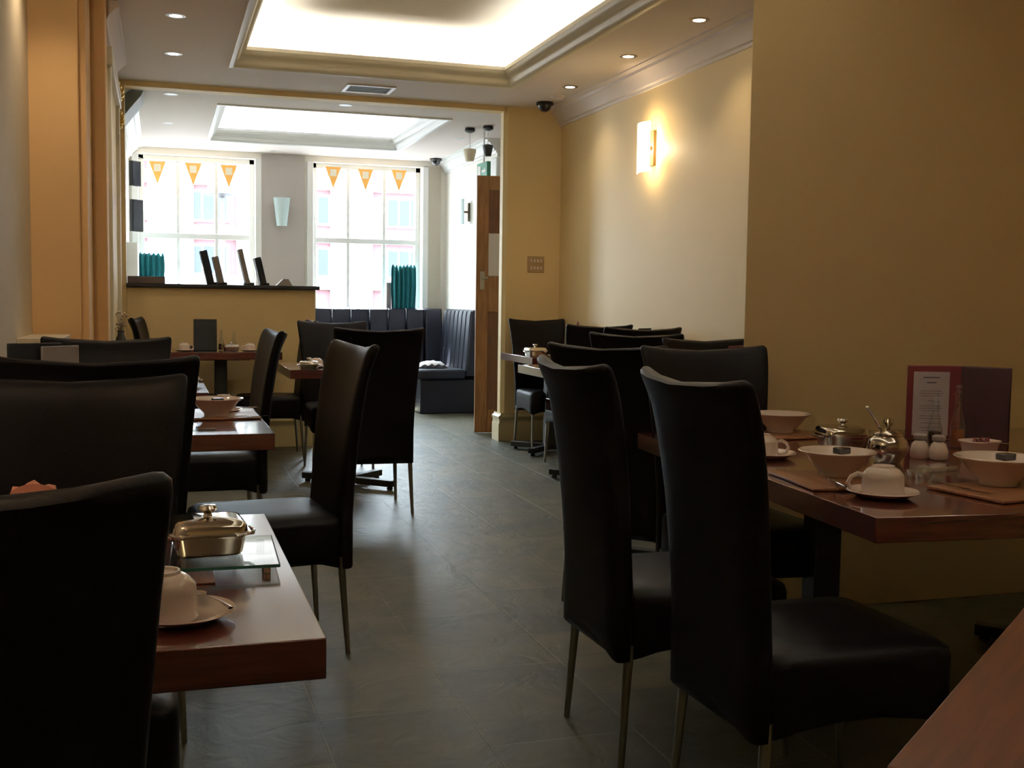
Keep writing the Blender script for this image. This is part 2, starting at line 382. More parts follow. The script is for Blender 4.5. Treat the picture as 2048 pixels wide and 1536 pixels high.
# ------------------------------------------------------------------ ledge on the half wall and what stands on it
tag(MB().box(JX0, WY-.05, HT, HX+.03, WY+.19, HT+.03).build('ledge', M_BLACK, bev=.006), 'black polished ledge capping the cream half wall', 'ledge')
LZ = HT+.03
tag(MB().box(-.225, WY-.02, LZ, .05, WY+.14, LZ+.055).build('box', M_DARKBOX, bev=.004), 'flat brown box on the black ledge under the teal cloth', 'box')
def menu_stand(name, label, loc, rot, w, h, spread=.09, lean=0, m=M_MENU, page=False, cat='menu', group=None, t=.006):
    r = thing(name, label, cat, loc, rot, group)
    a = math.atan2(spread/2, h)
    for s in (-1, 1):
        M = Matrix.Translation((0, s*spread/2, 0)) @ Matrix.Rotation(s*a, 4, 'X') 
        MB().box(-w/2, -t/2, 0.0005, w/2, t/2, h, M).build('cover', m, r, smooth=False, bev=.002)
    return r
def leaning(label, x, top, w, y=WY+.06, col=M_MENU):
    # a tall card standing in a small holder, tilted to the left
    r = thing('menu', label, 'menu', (x, y, LZ), 0, None)
    tilt = -.22
    M = Matrix.Rotation(tilt, 4, 'Y')
    MB().box(-w/2, -.09, .012, w/2, .09, top, M).build('cover', col, r, smooth=False, bev=.003)
    MB().box(-.03, -.06, 0, .045, .06, .02).build('foot', M_BLACK, r, smooth=False, bev=.003)
    return r
M_GREYC = mat('grey_card', (.22, .20, .20), .5)
leaning('dark menu leaning on ledge, leftmost and tallest of the left pair', .395, .27, .055)
leaning('lilac grey menu leaning on ledge, right one of the left pair', .475, .225, .045, col=M_GREYC)
leaning('pale grey menu leaning on ledge, tallest of the right pair', .68, .29, .035, col=M_GREYC)
leaning('dark menu leaning on ledge, rightmost and beside the small cone', .80, .225, .05)
tag(MB().loft([[(.90, WY+.02, LZ), (1.03, WY+.02, LZ), (1.03, WY+.1, LZ), (.90, WY+.1, LZ)], [(.955, WY+.04, LZ+.055), (1.0, WY+.04, LZ+.055), (1.0, WY+.08, LZ+.055), (.955, WY+.08, LZ+.055)]]).build('card_holder', M_GREYC, smooth=False), 'small grey wedge-shaped holder at the right end of the ledge', 'holder')

# ------------------------------------------------------------------ chairs
def se(c, p): return math.copysign(abs(c)**p, c)
def chair_proto():
    t = thing('dining_chair', 'x', 'chair', (0, 0, 0))
    n = 40
    # seat with skirt
    loops = []
    def sloop(k, z, arch, sh=1.0):
        out = []
        for j in range(n):
            a = 2*math.pi*j/n; cx = se(math.cos(a), .22); cy = se(math.sin(a), .22)
            x = cx*(.218+.004*cy)*sh; y = .015+cy*.232*sh
            u = min(abs(cx), abs(cy)); dz = arch*(1-u*u)
            out.append((x, y, z+dz))
        return out
    loops += [sloop(0, .478, 0, .25), sloop(0, .476, 0, .6), sloop(0, .470, 0, .9), sloop(0, .458, 0, .98), sloop(0, .44, 0, 1.0), sloop(0, .38, .012, 1.0), sloop(0, .29, .045, 1.0), sloop(0, .285, .046, .985), sloop(0, .30, .04, .93)]
    MB().loft(loops).build('seat', M_LEATHER, t, ang=60)
    # backrest
    loops = []
    zs = [(.285, 0), (.29, 1), (.34, 1), (.40, 1), (.47, 1), (.55, 1), (.65, 1), (.75, 1), (.84, 1), (.91, 1), (.96, 1), (1.0, 1), (1.025, 1), (1.037, .9), (1.043, .55), (1.044, .15)]
    for z, full in zs:
        s = max(0, (z-.47)/.57); hw = .208+.044*s**1.4
        yc = -.222-.030*s-.040*s**3-(.012*max(0, (z-.93)/.11)**2); th = .062 if z < .5 else .062-.018*s
        if z > .96: th += .006
        f = {0: .94, 1: 1}.get(full, full); lp = []
        for j in range(n):
            a = 2*math.pi*j/n; cx = se(math.cos(a), .30); cy = se(math.sin(a), .55)
            x = hw*cx*(f if full < 1 else 1) if full != 1 else hw*cx
            if full < 1 and z > .5: x = (hw-(1-full)*.02)*cx
            u = cx
            y = yc-.032*(1-u*u)*min(1, s*1.3)+th/2*cy*(f if full < 1 else 1)
            zz = z
            if z < .35: zz = z+.045*(1-u*u)*(1-(z-.285)/.065)
            if z > .9: zz = z-.020*(1-u*u)*((z-.9)/.144)
            lp.append((x, y, zz))
        loops.append(lp)
    bk = MB().loft(loops).build('backrest', M_LEATHER, t, ang=60)
    for sx in (-1, 1):
        for sy, y0 in ((-1, -.205), (1, .215)):
            MB().tube([(sx*.192, y0, .33), (sx*.205, y0+sy*.022, 0.001)], [.0135, .0085], 10).build('leg', M_STEELLEG, t)
    return t
CP = chair_proto(); FIRST = [True]
def chair(x, y, deg, label, sc=1.0, group=None):
    placed(CP, FIRST[0], (x, y, 0), R(deg), label, group, (1, 1, sc)); FIRST[0] = False
# rot 0 faces away from the viewer, 180 faces the viewer, -90 faces right, 90 faces left
chair(-.24, 1.28, 0, 'black leather chair, nearest one at the left frame edge with its back turned', 1.0)
chair(-.19, 2.28, 180, 'black leather chair facing the viewer behind the nearest left table', .978)
chair(-.15, 3.26, 0, 'black leather chair with back turned, widest back behind the nearest facing one on the left', 1.0)
chair(-.20, 4.50, 180, 'black leather chair facing the viewer, farthest of the overlapping backs on the left', .985)
chair(.35, 3.86, 97, 'brown-black leather chair turned sideways at aisle end of the table with a bowl', 1.0)
chair(.22, 5.42, 93, 'black leather chair sideways at left of aisle, behind the table with a bowl', 1.0)
chair(1.14, 6.28, 0, 'black leather chair standing alone in the middle with its back to the viewer', 1.0)
chair(1.19, 7.75, 180, 'black leather chair facing the viewer behind the middle table', .995)
chair(.80, 8.55, 90, 'black leather chair facing left at right end of the half wall table', .99)
chair(.15, 8.50, -97, 'black leather chair facing right at left end of the half wall table', 1.0)
chair(1.40, 2.17, -91, 'black leather chair facing right in front of the nearest right table', 1.0)
chair(1.335, 2.73, -91, 'black leather chair facing right, second back along the nearest right table', 1.0)
chair(1.84, 4.12, -48, 'black leather chair turned half right, third back along the right, beyond the long table', .995)
chair(1.88, 3.33, 180, 'black leather chair facing the viewer at far end of long table, overlapping the right pier', 1.0)
chair(2.52, 5.48, -40, 'black leather chair turned half right beyond the second right table', 1.0)
chair(2.60, 4.68, 180, 'dark grey lit leather chair partly cut off by the right pier', .985)
chair(2.75, 6.40, 0, 'black leather chair with back turned in front of the third right table', 1.01)
chair(2.95, 7.58, 0, 'black leather chair with back turned, beside the farthest right one facing the room', 1.0)
chair(3.04, 8.62, 180, 'black leather chair facing the viewer against the door wall under the switch plate', 1.01)

# ------------------------------------------------------------------ tables
def table(label, x0, y0, x1, y1, deg=0, h=.75, piv=None, bases=None, legs='x', th=.055):
    # x0..y1 tabletop extent relative to pivot
    t = thing('dining_table', label, 'table', (piv[0], piv[1], 0), R(deg))
    MB().box(x0, y0, h-th, x1, y1, h).build('tabletop', M_WOOD, t, bev=.002)
    for bx, by in (bases or [((x0+x1)/2, (y0+y1)/2)]):
        MB().box(bx-.045, by-.045, .05, bx+.045, by+.045, h-th).build('column', M_BLACK, t, bev=.006)
        MB().box(bx-.2, by-.2, h-th-.012, bx+.2, by+.2, h-th).build('plate', M_BLACK, t)
        L_ = min(.27, (x1-x0)/2-.04)
        for k in range(4):
            a = math.pi/4+k*math.pi/2; M = Matrix.Translation((bx, by, 0)) @ Matrix.Rotation(a, 4, 'Z')
            MB().box(.0, -.028, .022, L_*1.3, .028, .062, M).lathe([(.018, 0), (.02, .012), (.012, .023)], (L_*1.3-.03, 0, 0.001), 12, M).build('foot_arm', M_BLACK, t, bev=.004)
    return t
table('dark walnut table at lower left carrying the steel butter dish', -.80, 0, 0, .88, 0, .75, (.205, 1.43), [(-.52, .44)])
table('walnut table with white bowl between sideways chair and black chair backs', -.90, 0, 0, .88, 0, .75, (.36, 3.70), [(-.5, .44)])
table('walnut table half hidden behind left chair backs, third from the front', -.78, 0, 0, .62, 0, .75, (.22, 5.36), [(-.4, .31)])
table('walnut table standing against the cream half wall with black menu', -.02, 0, .78, .70, 0, .80, (.08, 8.28), [(.36, .35)])
table('walnut table in the middle with steel dish behind lone chair', 0, 0, .78, .80, 0, .765, (.75, 6.78), [(.40, .30)])
table('long dark walnut table at right laid with bowls and menu', 0, 0, 1.86, 1.53, -5, .75, (1.43, 1.97), [(.50, 1.15), (1.5, .5), (1.5, 1.15)])
table('walnut table behind the long right table, mostly hidden by chairs', 0, 0, 1.3, .76, 0, .75, (1.70, 4.08), [(.6, .4)])
table('walnut table by right wall, second from the door wall', 0, 0, .92, .80, 0, .765, (2.34, 6.45), [(.45, .42)])
table('walnut table nearest the door wall with a steel dish on its corner', 0, 0, .60, .82, 0, .775, (2.68, 7.95), [(.3, .42)])
# the viewer's own table, seen as a corner
tf = thing('dining_table', 'reddish brown bare table corner at the lower right frame edge', 'table', (.665, .885, 0), R(38))
MB().box(0, -.75, .72, 1.1, 0, .75).build('tabletop', wood('reddish_table', (.085, .022, .011), (.14, .038, .019), .35, coat=.2, scale=(3, 34, 30)), tf, bev=.002)
MB().box(.5, -.42, .05, .6, -.32, .72).build('column', M_BLACK, tf, bev=.006)
MB().lathe([(.24, 0), (.24, .02), (.06, .05)], (.55, -.37, 0.001)).build('base', M_BLACK, tf)

# ------------------------------------------------------------------ tableware
def cup_proto():           # cup turned upside down
    t = thing('cup', 'x', 'cup')
    prof = [(.0405, 0), (.042, .002), (.0405, .010), (.0405, .034), (.039, .041), (.031, .050), (.024, .0535), (.0225, .054), (.0215, .0575), (.019, .0575), (.018, .054), (.002, .053)]
    MB().lathe(prof).build('cup_body', M_CHINA, t, ang=50)
    pts = [(-.038-.0*k, 0, 0) for k in range(0)]
    pts = [(-.038, 0, .006), (-.050, 0, .004), (-.063, 0, .010), (-.068, 0, .022), (-.062, 0, .034), (-.050, 0, .040), (-.037, 0, .037)]
    MB().tube(pts, .0046, 8).build('handle', M_CHINA, t)
    return t
def saucer_proto():
    t = MB().lathe([(.002, .004), (.045, .004), (.05, .006), (.072, .015), (.0735, .013), (.052, .002), (.03, 0), (.002, 0)]).build('saucer', M_CHINA); t['category'] = 'saucer'; return t
def spoon_proto():
    t = thing('teaspoon', 'x', 'spoon')
    MB().tube([(-.055, 0, .003), (-.02, 0, .006), (.04, 0, .004)], [.0042, .0026, .0018], 8, flat=.5).build('spoon_handle', M_CHROME, t)
    MB().lathe([(.001, 0), (.010, .001), (.011, .004), (.009, .002), (.001, .001)], (.052, 0, 0), 14, sx=1.5).build('spoon_bowl', M_CHROME, t)
    return t
def bowl_proto():
    t = MB().lathe([(.002, .006), (.030, .007), (.034, .004), (.034, 0), (.036, 0), (.037, .007), (.055, .025), (.068, .043), (.080, .049), (.082, .052), (.080, .053), (.068, .049), (.05, .027), (.03, .012), (.002, .010)], n=36).build('bowl', M_CHINA); t['category'] = 'bowl'; return t
def packet_proto():
    t = MB().box(-.018, -.014, 0, .018, .014, .016).build('butter_packet', M_PACK, bev=.003); t['category'] = 'packet'; return t
def board_proto():
    t = MB().box(-.14, -.10, 0, .14, .10, .007).build('placemat', M_WOODB, bev=.002); t['category'] = 'placemat'; return t
def knife_proto():
    t = thing('table_knife', 'x', 'knife')
    MB().tube([(-.09, 0, .004), (-.06, 0, .005), (0, 0, .004)], [.005, .005, .0032], 8, flat=.6).build('knife_handle', M_CHROME, t)
    MB().box(0, -.007, .001, .095, .004, .0025).build('blade', M_CHROME, t, smooth=False)
    return t
def dish_proto():          # square steel butter dish with lid and knob
    t = thing('butter_dish', 'x', 'dish')
    def sq(w, z, p=.35, n=32): return [(w*se(math.cos(2*math.pi*j/n), p), w*se(math.sin(2*math.pi*j/n), p), z) for j in range(n)]
    MB().loft([sq(.040, .002), sq(.048, 0), sq(.052, .004), sq(.057, .030), sq(.060, .033), sq(.060, .035), sq(.050, .034)]).build('dish_body', M_CHROME, t, ang=45)
    lid = MB().loft([sq(.0635, .0345), sq(.0645, .037), sq(.060, .039), sq(.0585, .047), sq(.054, .053), sq(.046, .0555), sq(.03, .0575), sq(.01, .058)]).build('lid', M_CHROME, t, ang=45)
    MB().lathe([(.008, .057), (.006, .062), (.012, .066), (.0155, .071), (.0125, .0755), (.002, .0765)], n=20).build('knob', M_CHROME, lid)
    for s in (-1, 1):
        MB().tube([(s*.058, -.028, .030), (s*.070, -.022, .030), (s*.074, 0, .030), (s*.070, .022, .030), (s*.058, .028, .030)], .003, 8).build('handle', M_CHROME, t)
    return t
PR = {}
MK = dict(cup=cup_proto, saucer=saucer_proto, spoon=spoon_proto, bowl=bowl_proto, packet=packet_proto, board=board_proto, knife=knife_proto, dish=dish_proto)
def put(kind, x, y, z, deg, label, sc=None, group=None):
    first = kind not in PR
    if first: PR[kind] = MK[kind]()
    return placed(PR[kind], first, (x, y, z), R(deg), label, group, (sc,)*3 if sc else None)
TZ = .751
# nearest left table
gl = thing('glass_trivet', 'clear green-edged glass stand under the nearest steel butter dish', 'trivet', (.10, 1.90, TZ), R(-2))
MB().box(-.085, -.115, .012, .085, .115, .017).build('glass_plate', M_GLASSG, gl, smooth=False, bev=.0015)
MB().box(-.085, -.1158, .012, .085, -.1152, .017).box(.0852, -.115, .012, .0858, .115, .017).build('glass_edge', mat('green_glass_edge', (.05, .22, .17), .2), gl, smooth=False)
for sx in (-1, 1):
    for sy in (-1, 1): MB().lathe([(.007, 0), (.007, .012)], (sx*.065, sy*.095, 0), 12).build('stub_foot', M_CHROME, gl)
put('board', .045, 1.80, TZ-.0005, 90, 'small brown cork mat under the glass stand', .35)
put('dish', .075, 1.905, TZ+.0175, 4, 'shiny square steel butter dish with lid on the glass stand, nearest on the left', 1.02)
put('saucer', .025, 1.565, TZ, 0, 'white saucer under the upturned cup on the nearest left table', 1.0)
put('cup', .00, 1.555, TZ+.0055, -20, 'white upturned cup half hidden behind nearest left chair', 1.15)
put('spoon', .070, 1.572, TZ+.0185, 113, 'bright teaspoon lying on the saucer of the nearest left table', .9)
nk = MB(); L_ = []
for k in range(9):
    a = k/8; L_.append([(-.045+.09*a, -.03+.01*math.sin(a*9), 0), (-.045+.09*a, -.03+.01*math.sin(a*9)+.05, 0), (-.043+.086*a, .012, .06+.035*max(0, math.sin(math.pi*a))**.35+.006*math.sin(a*17)), (-.043+.086*a, 0, .06+.035*max(0, math.sin(math.pi*a))**.35)])
tag(nk.loft(L_).build('napkin', M_SALMON, loc=(-.195, 1.93, TZ+.041)), 'salmon folded napkin standing in the bowl between the two nearest left chairs', 'napkin')
put('bowl', -.19, 1.93, TZ, 0, 'white bowl holding the salmon napkin behind nearest left chair', 1.15)
# second left table
put('board', .20, 4.24, TZ, 2, 'wooden placemat under the bowl on the second left table', 1.08)
put('bowl', .20, 4.24, TZ+.0075, 0, 'wide white bowl on second left table beside the sideways chair', 1.20)
put('packet', .205, 4.25, TZ+.052, 20, 'dark packet lying in the bowl on the second left table', 1.1)
put('cup', .235, 4.40, TZ+.006, 30, 'white upturned cup just behind the bowl of the second left table', 1.1)
put('saucer', .235, 4.40, TZ, 0, 'white saucer behind the bowl of the second left table', 1.0)
put('spoon', .30, 4.38, TZ+.016, 20, 'teaspoon sticking out right of the bowl on second left table', 1.0)
put('knife', .305, 4.15, TZ+.008, 10, 'knife lying right of the bowl on the second left table', .8)
put('knife', .085, 4.18, TZ+.008, -50, 'knife lying left of the bowl on the second left table', .8)
tag(MB().box(-.05, -.035, 0, .05, .035, .006).build('glass_coaster', M_GLASSG, loc=(.13, 3.86, TZ), bev=.002), 'flat glass coaster near the front edge of the second left table', 'coaster')
# menu holder seen above the left chair backs
mh = thing('menu_holder', 'dark open menu rising above the chair backs at far left', 'menu', (-.42, 4.25, TZ), R(20))
MB().box(-.09, -.02, .0, .09, .0, .272).build('cover', M_MENU, mh, bev=.003)
MB().box(-.085, -.03, .0, .085, -.021, .262, Matrix.Translation((.07, .0, 0)) @ Matrix.Rotation(.5, 4, 'Z')).build('flap', M_GREYC, mh, bev=.003)
# third left table
put('dish', .13, 5.75, TZ, 0, 'steel dish on third left table glimpsed beside the chair backs', 1.0)
put('cup', .10, 6.02, TZ, 60, 'upturned cup on third left table glimpsed beside the chair backs', 1.0)
# half wall table
T3 = .801
menu_stand('menu_stand', 'tall black menu standing on the half wall table', (.325, 8.50, T3), 0, .165, .235, .07)
put('saucer', .175, 8.42, T3, 0, 'saucer at the left end of the half wall table', .95)
put('cup', .175, 8.42, T3+.0055, 200, 'upturned cup on the saucer left of the black menu', 1.0)
put('bowl', .245, 8.58, T3, 0, 'small white bowl just left of the black menu', .75)
put('dish', .50, 8.40, T3, 10, 'steel dish on the half wall table right of the black menu', .95)
put('cup', .64, 8.42, T3+.0055, 0, 'upturned cup on the half wall table, right of its steel dish', .95)
put('saucer', .64, 8.42, T3, 0, 'saucer on the half wall table, right of its steel dish', .95)
put('bowl', .755, 8.5, T3, 0, 'white bowl at right end of the half wall table', .8)
def bottle(label, x, y, z, h=.15, liq=M_DARKLIQ):
    t = thing('cruet_bottle', label, 'bottle', (x, y, z))
    MB().lathe([(.002, 0), (.022, 0), (.024, .01), (.022, h*.35), (.010, h*.62), (.009, h*.8), (.012, h*.86)], n=20).build('glass_body', M_BOTTLE, t)
    MB().lathe([(.001, .004), (.019, .004), (.021, .012), (.019, h*.30), (.001, h*.31)], n=20).build('contents', liq, t)
    MB().lathe([(.010, h*.86), (.006, h*.92), (.010, h*.96), (.008, h), (.001, h)], n=16).build('stopper', M_BOTTLE, t)
    return t
M_OIL = mat('oil', (.45, .30, .05), .1)
bottle('dark vinegar bottle on the half wall table beside the black menu', .445, 8.62, T3, .155)
bottle('golden oil bottle on the half wall table, right of the vinegar', .535, 8.62, T3, .15, M_OIL)
# middle table
T4 = .761
put('dish', .87, 6.83, T4, -8, 'steel dish on the front corner of the middle table', 1.0)
put('cup', .94, 7.02, T4+.0055, 40, 'upturned cup behind the steel dish on the middle table', 1.0)
put('saucer', .94, 7.02, T4, 0, 'saucer behind the steel dish on the middle table', 1.0)
def pot(label, x, y, z, sc=1.0, spoon=True):
    t = thing('sugar_pot', label, 'pot', (x, y, z)); t.scale = (sc,)*3
    MB().lathe([(.002, 0), (.024, 0), (.026, .004), (.036, .018), (.040, .032), (.036, .046), (.028, .053), (.030, .056), (.026, .056)], n=28).build('pot_body', M_CHROME, t)
    l = MB().lathe([(.030, .056), (.030, .058), (.022, .064), (.008, .068), (.004, .071), (.006, .074), (.010, .080), (.008, .087), (.001, .089)], n=24).build('lid', M_CHROME, t)
    if spoon: MB().tube([(-.012, 0, .055), (-.032, 0, .085), (-.052, 0, .112)], [.003, .0035, .005], 8, flat=.5).build('serving_spoon', M_CHROME, t)
    return t
pot('small round steel pot beside the dish on the middle table', 1.03, 6.93, T4, 1.1, False)
# door wall table and its neighbour
T5 = .776
put('dish', 2.76, 8.12, T5, 5, 'steel dish on the table nearest the door wall', 1.25)
put('cup', 2.90, 8.02, T5+.0055, 40, 'upturned cup beside the steel dish nearest the door wall', 1.0)
put('saucer', 2.90, 8.02, T5, 0, 'saucer beside the steel dish nearest the door wall', 1.0)
put('cup', 3.00, 8.25, T5, 0, 'upturned cup under the farthest right chair back', 1.0)
T6 = .766
put('dish', 2.42, 6.72, T6, 0, 'steel dish on the second table from the door wall', 1.05)
put('saucer', 1.80, 4.62, TZ, 0, 'saucer on the corner of the table glimpsed behind right chairs', .9)
M_MR = M_MENUR
menu_stand('menu_stand', 'dark red menu top showing above chairs below the wall light', (3.20, 8.36, T5), 20, .12, .27, .08, m=M_MR)
menu_stand('menu_stand', 'black menu top showing above chairs near the right pier', (3.10, 6.85, T6), 10, .15, .265, .08)
menu_stand('menu_stand', 'oxblood red menu peeking out beside the right pier', (2.56, 4.62, TZ), 10, .16, .255, .08, m=M_MR)
# long right table
put('board', 1.60, 2.41, TZ, 82, 'wooden placemat under the packet bowl on the long right table', 1.0)
put('bowl', 1.66, 2.46, TZ+.0075, 0, 'white bowl with a dark packet nearest the chair on the long right table', 1.2)
put('packet', 1.67, 2.455, TZ+.062, 15, 'dark packet in the bowl nearest the right chairs', 1.05)
put('saucer', 1.60, 2.185, TZ, 0, 'white saucer under the upturned cup at the front of long right table', 1.12)
put('cup', 1.60, 2.185, TZ+.006, -20, 'white upturned cup with handle at the front corner of long right table', 1.18)
put('spoon', 1.55, 2.30, TZ+.009, 60, 'teaspoon beside the placemat near front of long right table', 1.0)
put('knife', 1.575, 2.335, TZ+.0085, 75, 'knife on the placemat beside the packet bowl', .8)
put('board', 1.955, 2.17, TZ, 8, 'wooden placemat at the right frame edge under a bowl', 1.15)
put('bowl', 1.97, 2.235, TZ+.0085, 0, 'white bowl cut off by the right frame edge', 1.3)
put('packet', 1.99, 2.235, TZ+.067, 5, 'dark packet in the bowl at the right frame edge', 1.1)
put('knife', 1.83, 2.20, TZ+.009, -80, 'knife lying on the placemat at the right frame edge', .95)
put('board', 2.02, 3.30, TZ, 5, 'wooden placemat under the far bowl on the long right table', 1.0)
put('bowl', 2.04, 3.36, TZ+.0075, 0, 'white bowl farthest back on the long right table by the pier', 1.22)
put('saucer', 1.68, 2.84, TZ, 0, 'saucer half hidden behind the nearest right chair back', 1.15)
put('cup', 1.665, 2.84, TZ+.006, 160, 'upturned cup half hidden behind the nearest right chair back', 1.1)
put('dish', 2.04, 3.00, TZ, -12, 'square steel dish with knob behind the round steel pot', 1.2)
pot('round steel pot with upright spoon in the middle of long right table', 1.975, 2.68, TZ, 1.42)
def shaker(label, x, y):
    t = thing('shaker', label, 'shaker', (x, y, TZ)); t.scale = (1.05, 1.05, 1.05)
    MB().lathe([(.002, 0), (.022, 0), (.026, .006), (.026, .025), (.020, .042), (.013, .050)], n=24).build('shaker_body', M_CHINA, t)
    MB().lathe([(.013, .050), (.0175, .054), (.0185, .064), (.013, .068), (.001, .069)], n=20).build('cap', mat('shaker_cap', (.35, .30, .30), .3), t)
shaker('white salt shaker touching the other, left one beside the menu', 2.125, 2.735)
shaker('white pepper shaker touching the other, right one beside the square pot', 2.155, 2.69)
rk = thing('sachet_pot', 'squarish white china pot holding dark red sachets by the menu', 'pot', (2.29, 2.68, TZ), R(5))
def sq2(w, z, n=32): return [(w*se(math.cos(2*math.pi*j/n), .5), w*.8*se(math.sin(2*math.pi*j/n), .5), z) for j in range(n)]
MB().loft([sq2(.03, 0), sq2(.040, .002), sq2(.050, .044), sq2(.056, .052), sq2(.055, .055), sq2(.047, .050), sq2(.040, .02), sq2(.02, .015)]).build('pot_body', M_CHINA, rk)
for k in range(6):
    tag(MB().box(-.016, -.002, 0, .016, .002, .045, Matrix.Rotation(.25*(k % 3-1), 4, 'Y')).build('sachet', M_MENUR, loc=(2.262+.011*k, 2.672+.004*(k % 2), TZ+.016), rot=R(60)), 'small dark red sachet standing in the squarish white pot', 'sachet', 'red sachets in the white pot')
# the upright menu with a printed page
mm = thing('menu_holder', 'oxblood red menu holder with printed page standing on the long right table', 'menu', (2.50, 3.12, TZ), R(-18))
MB().box(-.115, -.004, 0, .065, .004, .247).build('front_cover', M_MENUR, mm, bev=.003)
MB().box(0, -.004, 0, .16, .004, .247, Matrix.Translation((.065, 0, 0)) @ Matrix.Rotation(R(-38), 4, 'Z')).build('side_cover', mat('dark_oxblood', (.035, .008, .014), .4), mm, bev=.003)
pg = MB().box(-.095, -.0065, .012, .025, -.0045, .226).build('page', M_PAPER, mm)
ln = MB()
for k, (w_, z_) in enumerate([(.035, .222), (.02, .205), (.045, .178), (.05, .170), (.045, .162), (.015, .145), (.045, .128), (.05, .120), (.04, .112), (.045, .094), (.05, .086), (.04, .07), (.045, .055), (.035, .045)]):
    ln.box(-.035-w_*.8, -.0072, z_-.017, -.035+w_*.8, -.0066, z_-.017+(.0015 if k > 1 else .004))
ln.build('printed_text', M_INK, pg, smooth=False)
bottle('clear cruet bottle in front of the red menu, left one', 2.33, 2.93, TZ, .17)
bottle('taller cruet bottle in front of the red menu, right one', 2.40, 2.91, TZ, .20, mat('amber_oil', (.30, .08, .02), .1))
tag(MB().lathe([(.002, .004), (.026, .004), (.032, .018), (.035, .018), (.030, 0), (.002, 0)]).build('glass_ashtray', M_GLASSG, loc=(1.885, 2.42, TZ)), 'low clear glass dish between the upturned cup and second placemat', 'dish')
tag(MB().box(-.045, -.03, 0, .045, .03, .012).build('glass_block', M_GLASSG, loc=(2.02, 2.52, TZ), rot=R(10), bev=.003), 'flat glass card stand in front of the shakers', 'stand')

# ------------------------------------------------------------------ banquette in the front room
bq = thing('banquette', 'dark navy leather corner banquette with ribbed back below the windows', 'banquette', (0, 0, 0))
bb = MB(); bb.box(1.25, 12.36, 0, 3.24, 12.94, .36); bb.box(2.62, 11.45, 0, 3.24, 12.36, .36)
bb.build('plinth', M_LEATHER2, bq, smooth=False, bev=.01)
b = MB(); b.box(1.25, 12.32, .36, 3.24, 12.80, .47); b.box(2.58, 11.40, .36, 3.10, 12.32, .47)
b.build('seat_cushion', M_LEATHER2, bq, bev=.025)
def ribs(M, w, n, h=.70, z0=.40):
    for k in range(n):
        x0 = k*w/n+.006; x1 = (k+1)*w/n-.006
        lp = []
        for z, y, s in ((z0, .10, 1), (z0+.3, .125, 1), (z0+h-.06, .15, 1), (z0+h-.015, .16, .9), (z0+h, .19, .6)):
            lp.append([(x0, y+.02, z), (x0+.02, y, z), (x1-.02, y, z), (x1, y+.02, z), (x1, .26, z), (x0, .26, z)])
        MB().loft(lp, M).build('back_rib', M_LEATHER2, bq, ang=30)
ribs(Matrix.Translation((1.25, 12.68, 0)), 1.95, 9)
ribs(Matrix.Translation((3.00, 12.62, 0)) @ Matrix.Rotation(-math.pi/2, 4, 'Z'), 1.2, 7)
cl = MB(); Lp = []
for k in range(10):
    a = k/9; w_ = .06+.05*math.sin(math.pi*a); Lp.append([(-.17+.34*a, w_*math.cos(q*math.pi/5)+.01*math.sin(k*2+q), max(.001, .035*math.sin(math.pi*a)**.5*(1+math.sin(q*math.pi/5))+.012*math.sin(k*3.1+q*1.7))) for q in range(10)])
tag(cl.loft(Lp).build('cloth', M_CLOTH, loc=(2.80, 11.72, .476), ang=70), 'crumpled white cloth lying on the banquette seat', 'cloth')

# teal drapes
def drape(name, label, x0, x1, y, z0, z1, cat='cloth'):
    n = 60; top = []; lo = []; F = []
    for side in (-1, 1):
        for k in range(n) if side == -1 else range(n-1, -1, -1):
            a = k/(n-1); x = x0+(x1-x0)*a; wv = .018*math.sin(a*math.pi*11)+.008*math.sin(a*37)
            F.append((x, y+wv+side*.005, a))
    loops = []
    for j, z in enumerate((z0, (z0+z1)/2, z1-.03, z1)):
        loops.append([(x+.02*math.sin(j*1.3)*(a-.5), yy+(.0 if j < 3 else .01), z+(.012*math.sin(a*40) if j == 3 else 0)) for x, yy, a in F])
    return tag(MB().loft(loops).build(name, M_TEAL, ang=60), label, cat)
drape('teal_bag', 'teal green cloth bag at left window above the brown box', -.25, .06, 12.8, 1.36, 1.66, 'bag')
tag(MB().box(-.26, 12.70, SZ+.0, .07, 12.93, 1.355).build('cabinet', M_WHITE, bev=.005), 'white cabinet under the left window carrying the teal bag', 'cabinet')
drape('teal_curtain', 'teal green cloth hanging at the right window behind banquette', 2.60, 2.88, 12.90, 1.10, 1.60, 'curtain')
tag(MB().box(2.545, 12.93, 1.06, 2.60, 12.955, 1.40, None).build('easel_board', M_GREYC, bev=.003), 'thin grey board leaning beside the teal curtain', 'board')
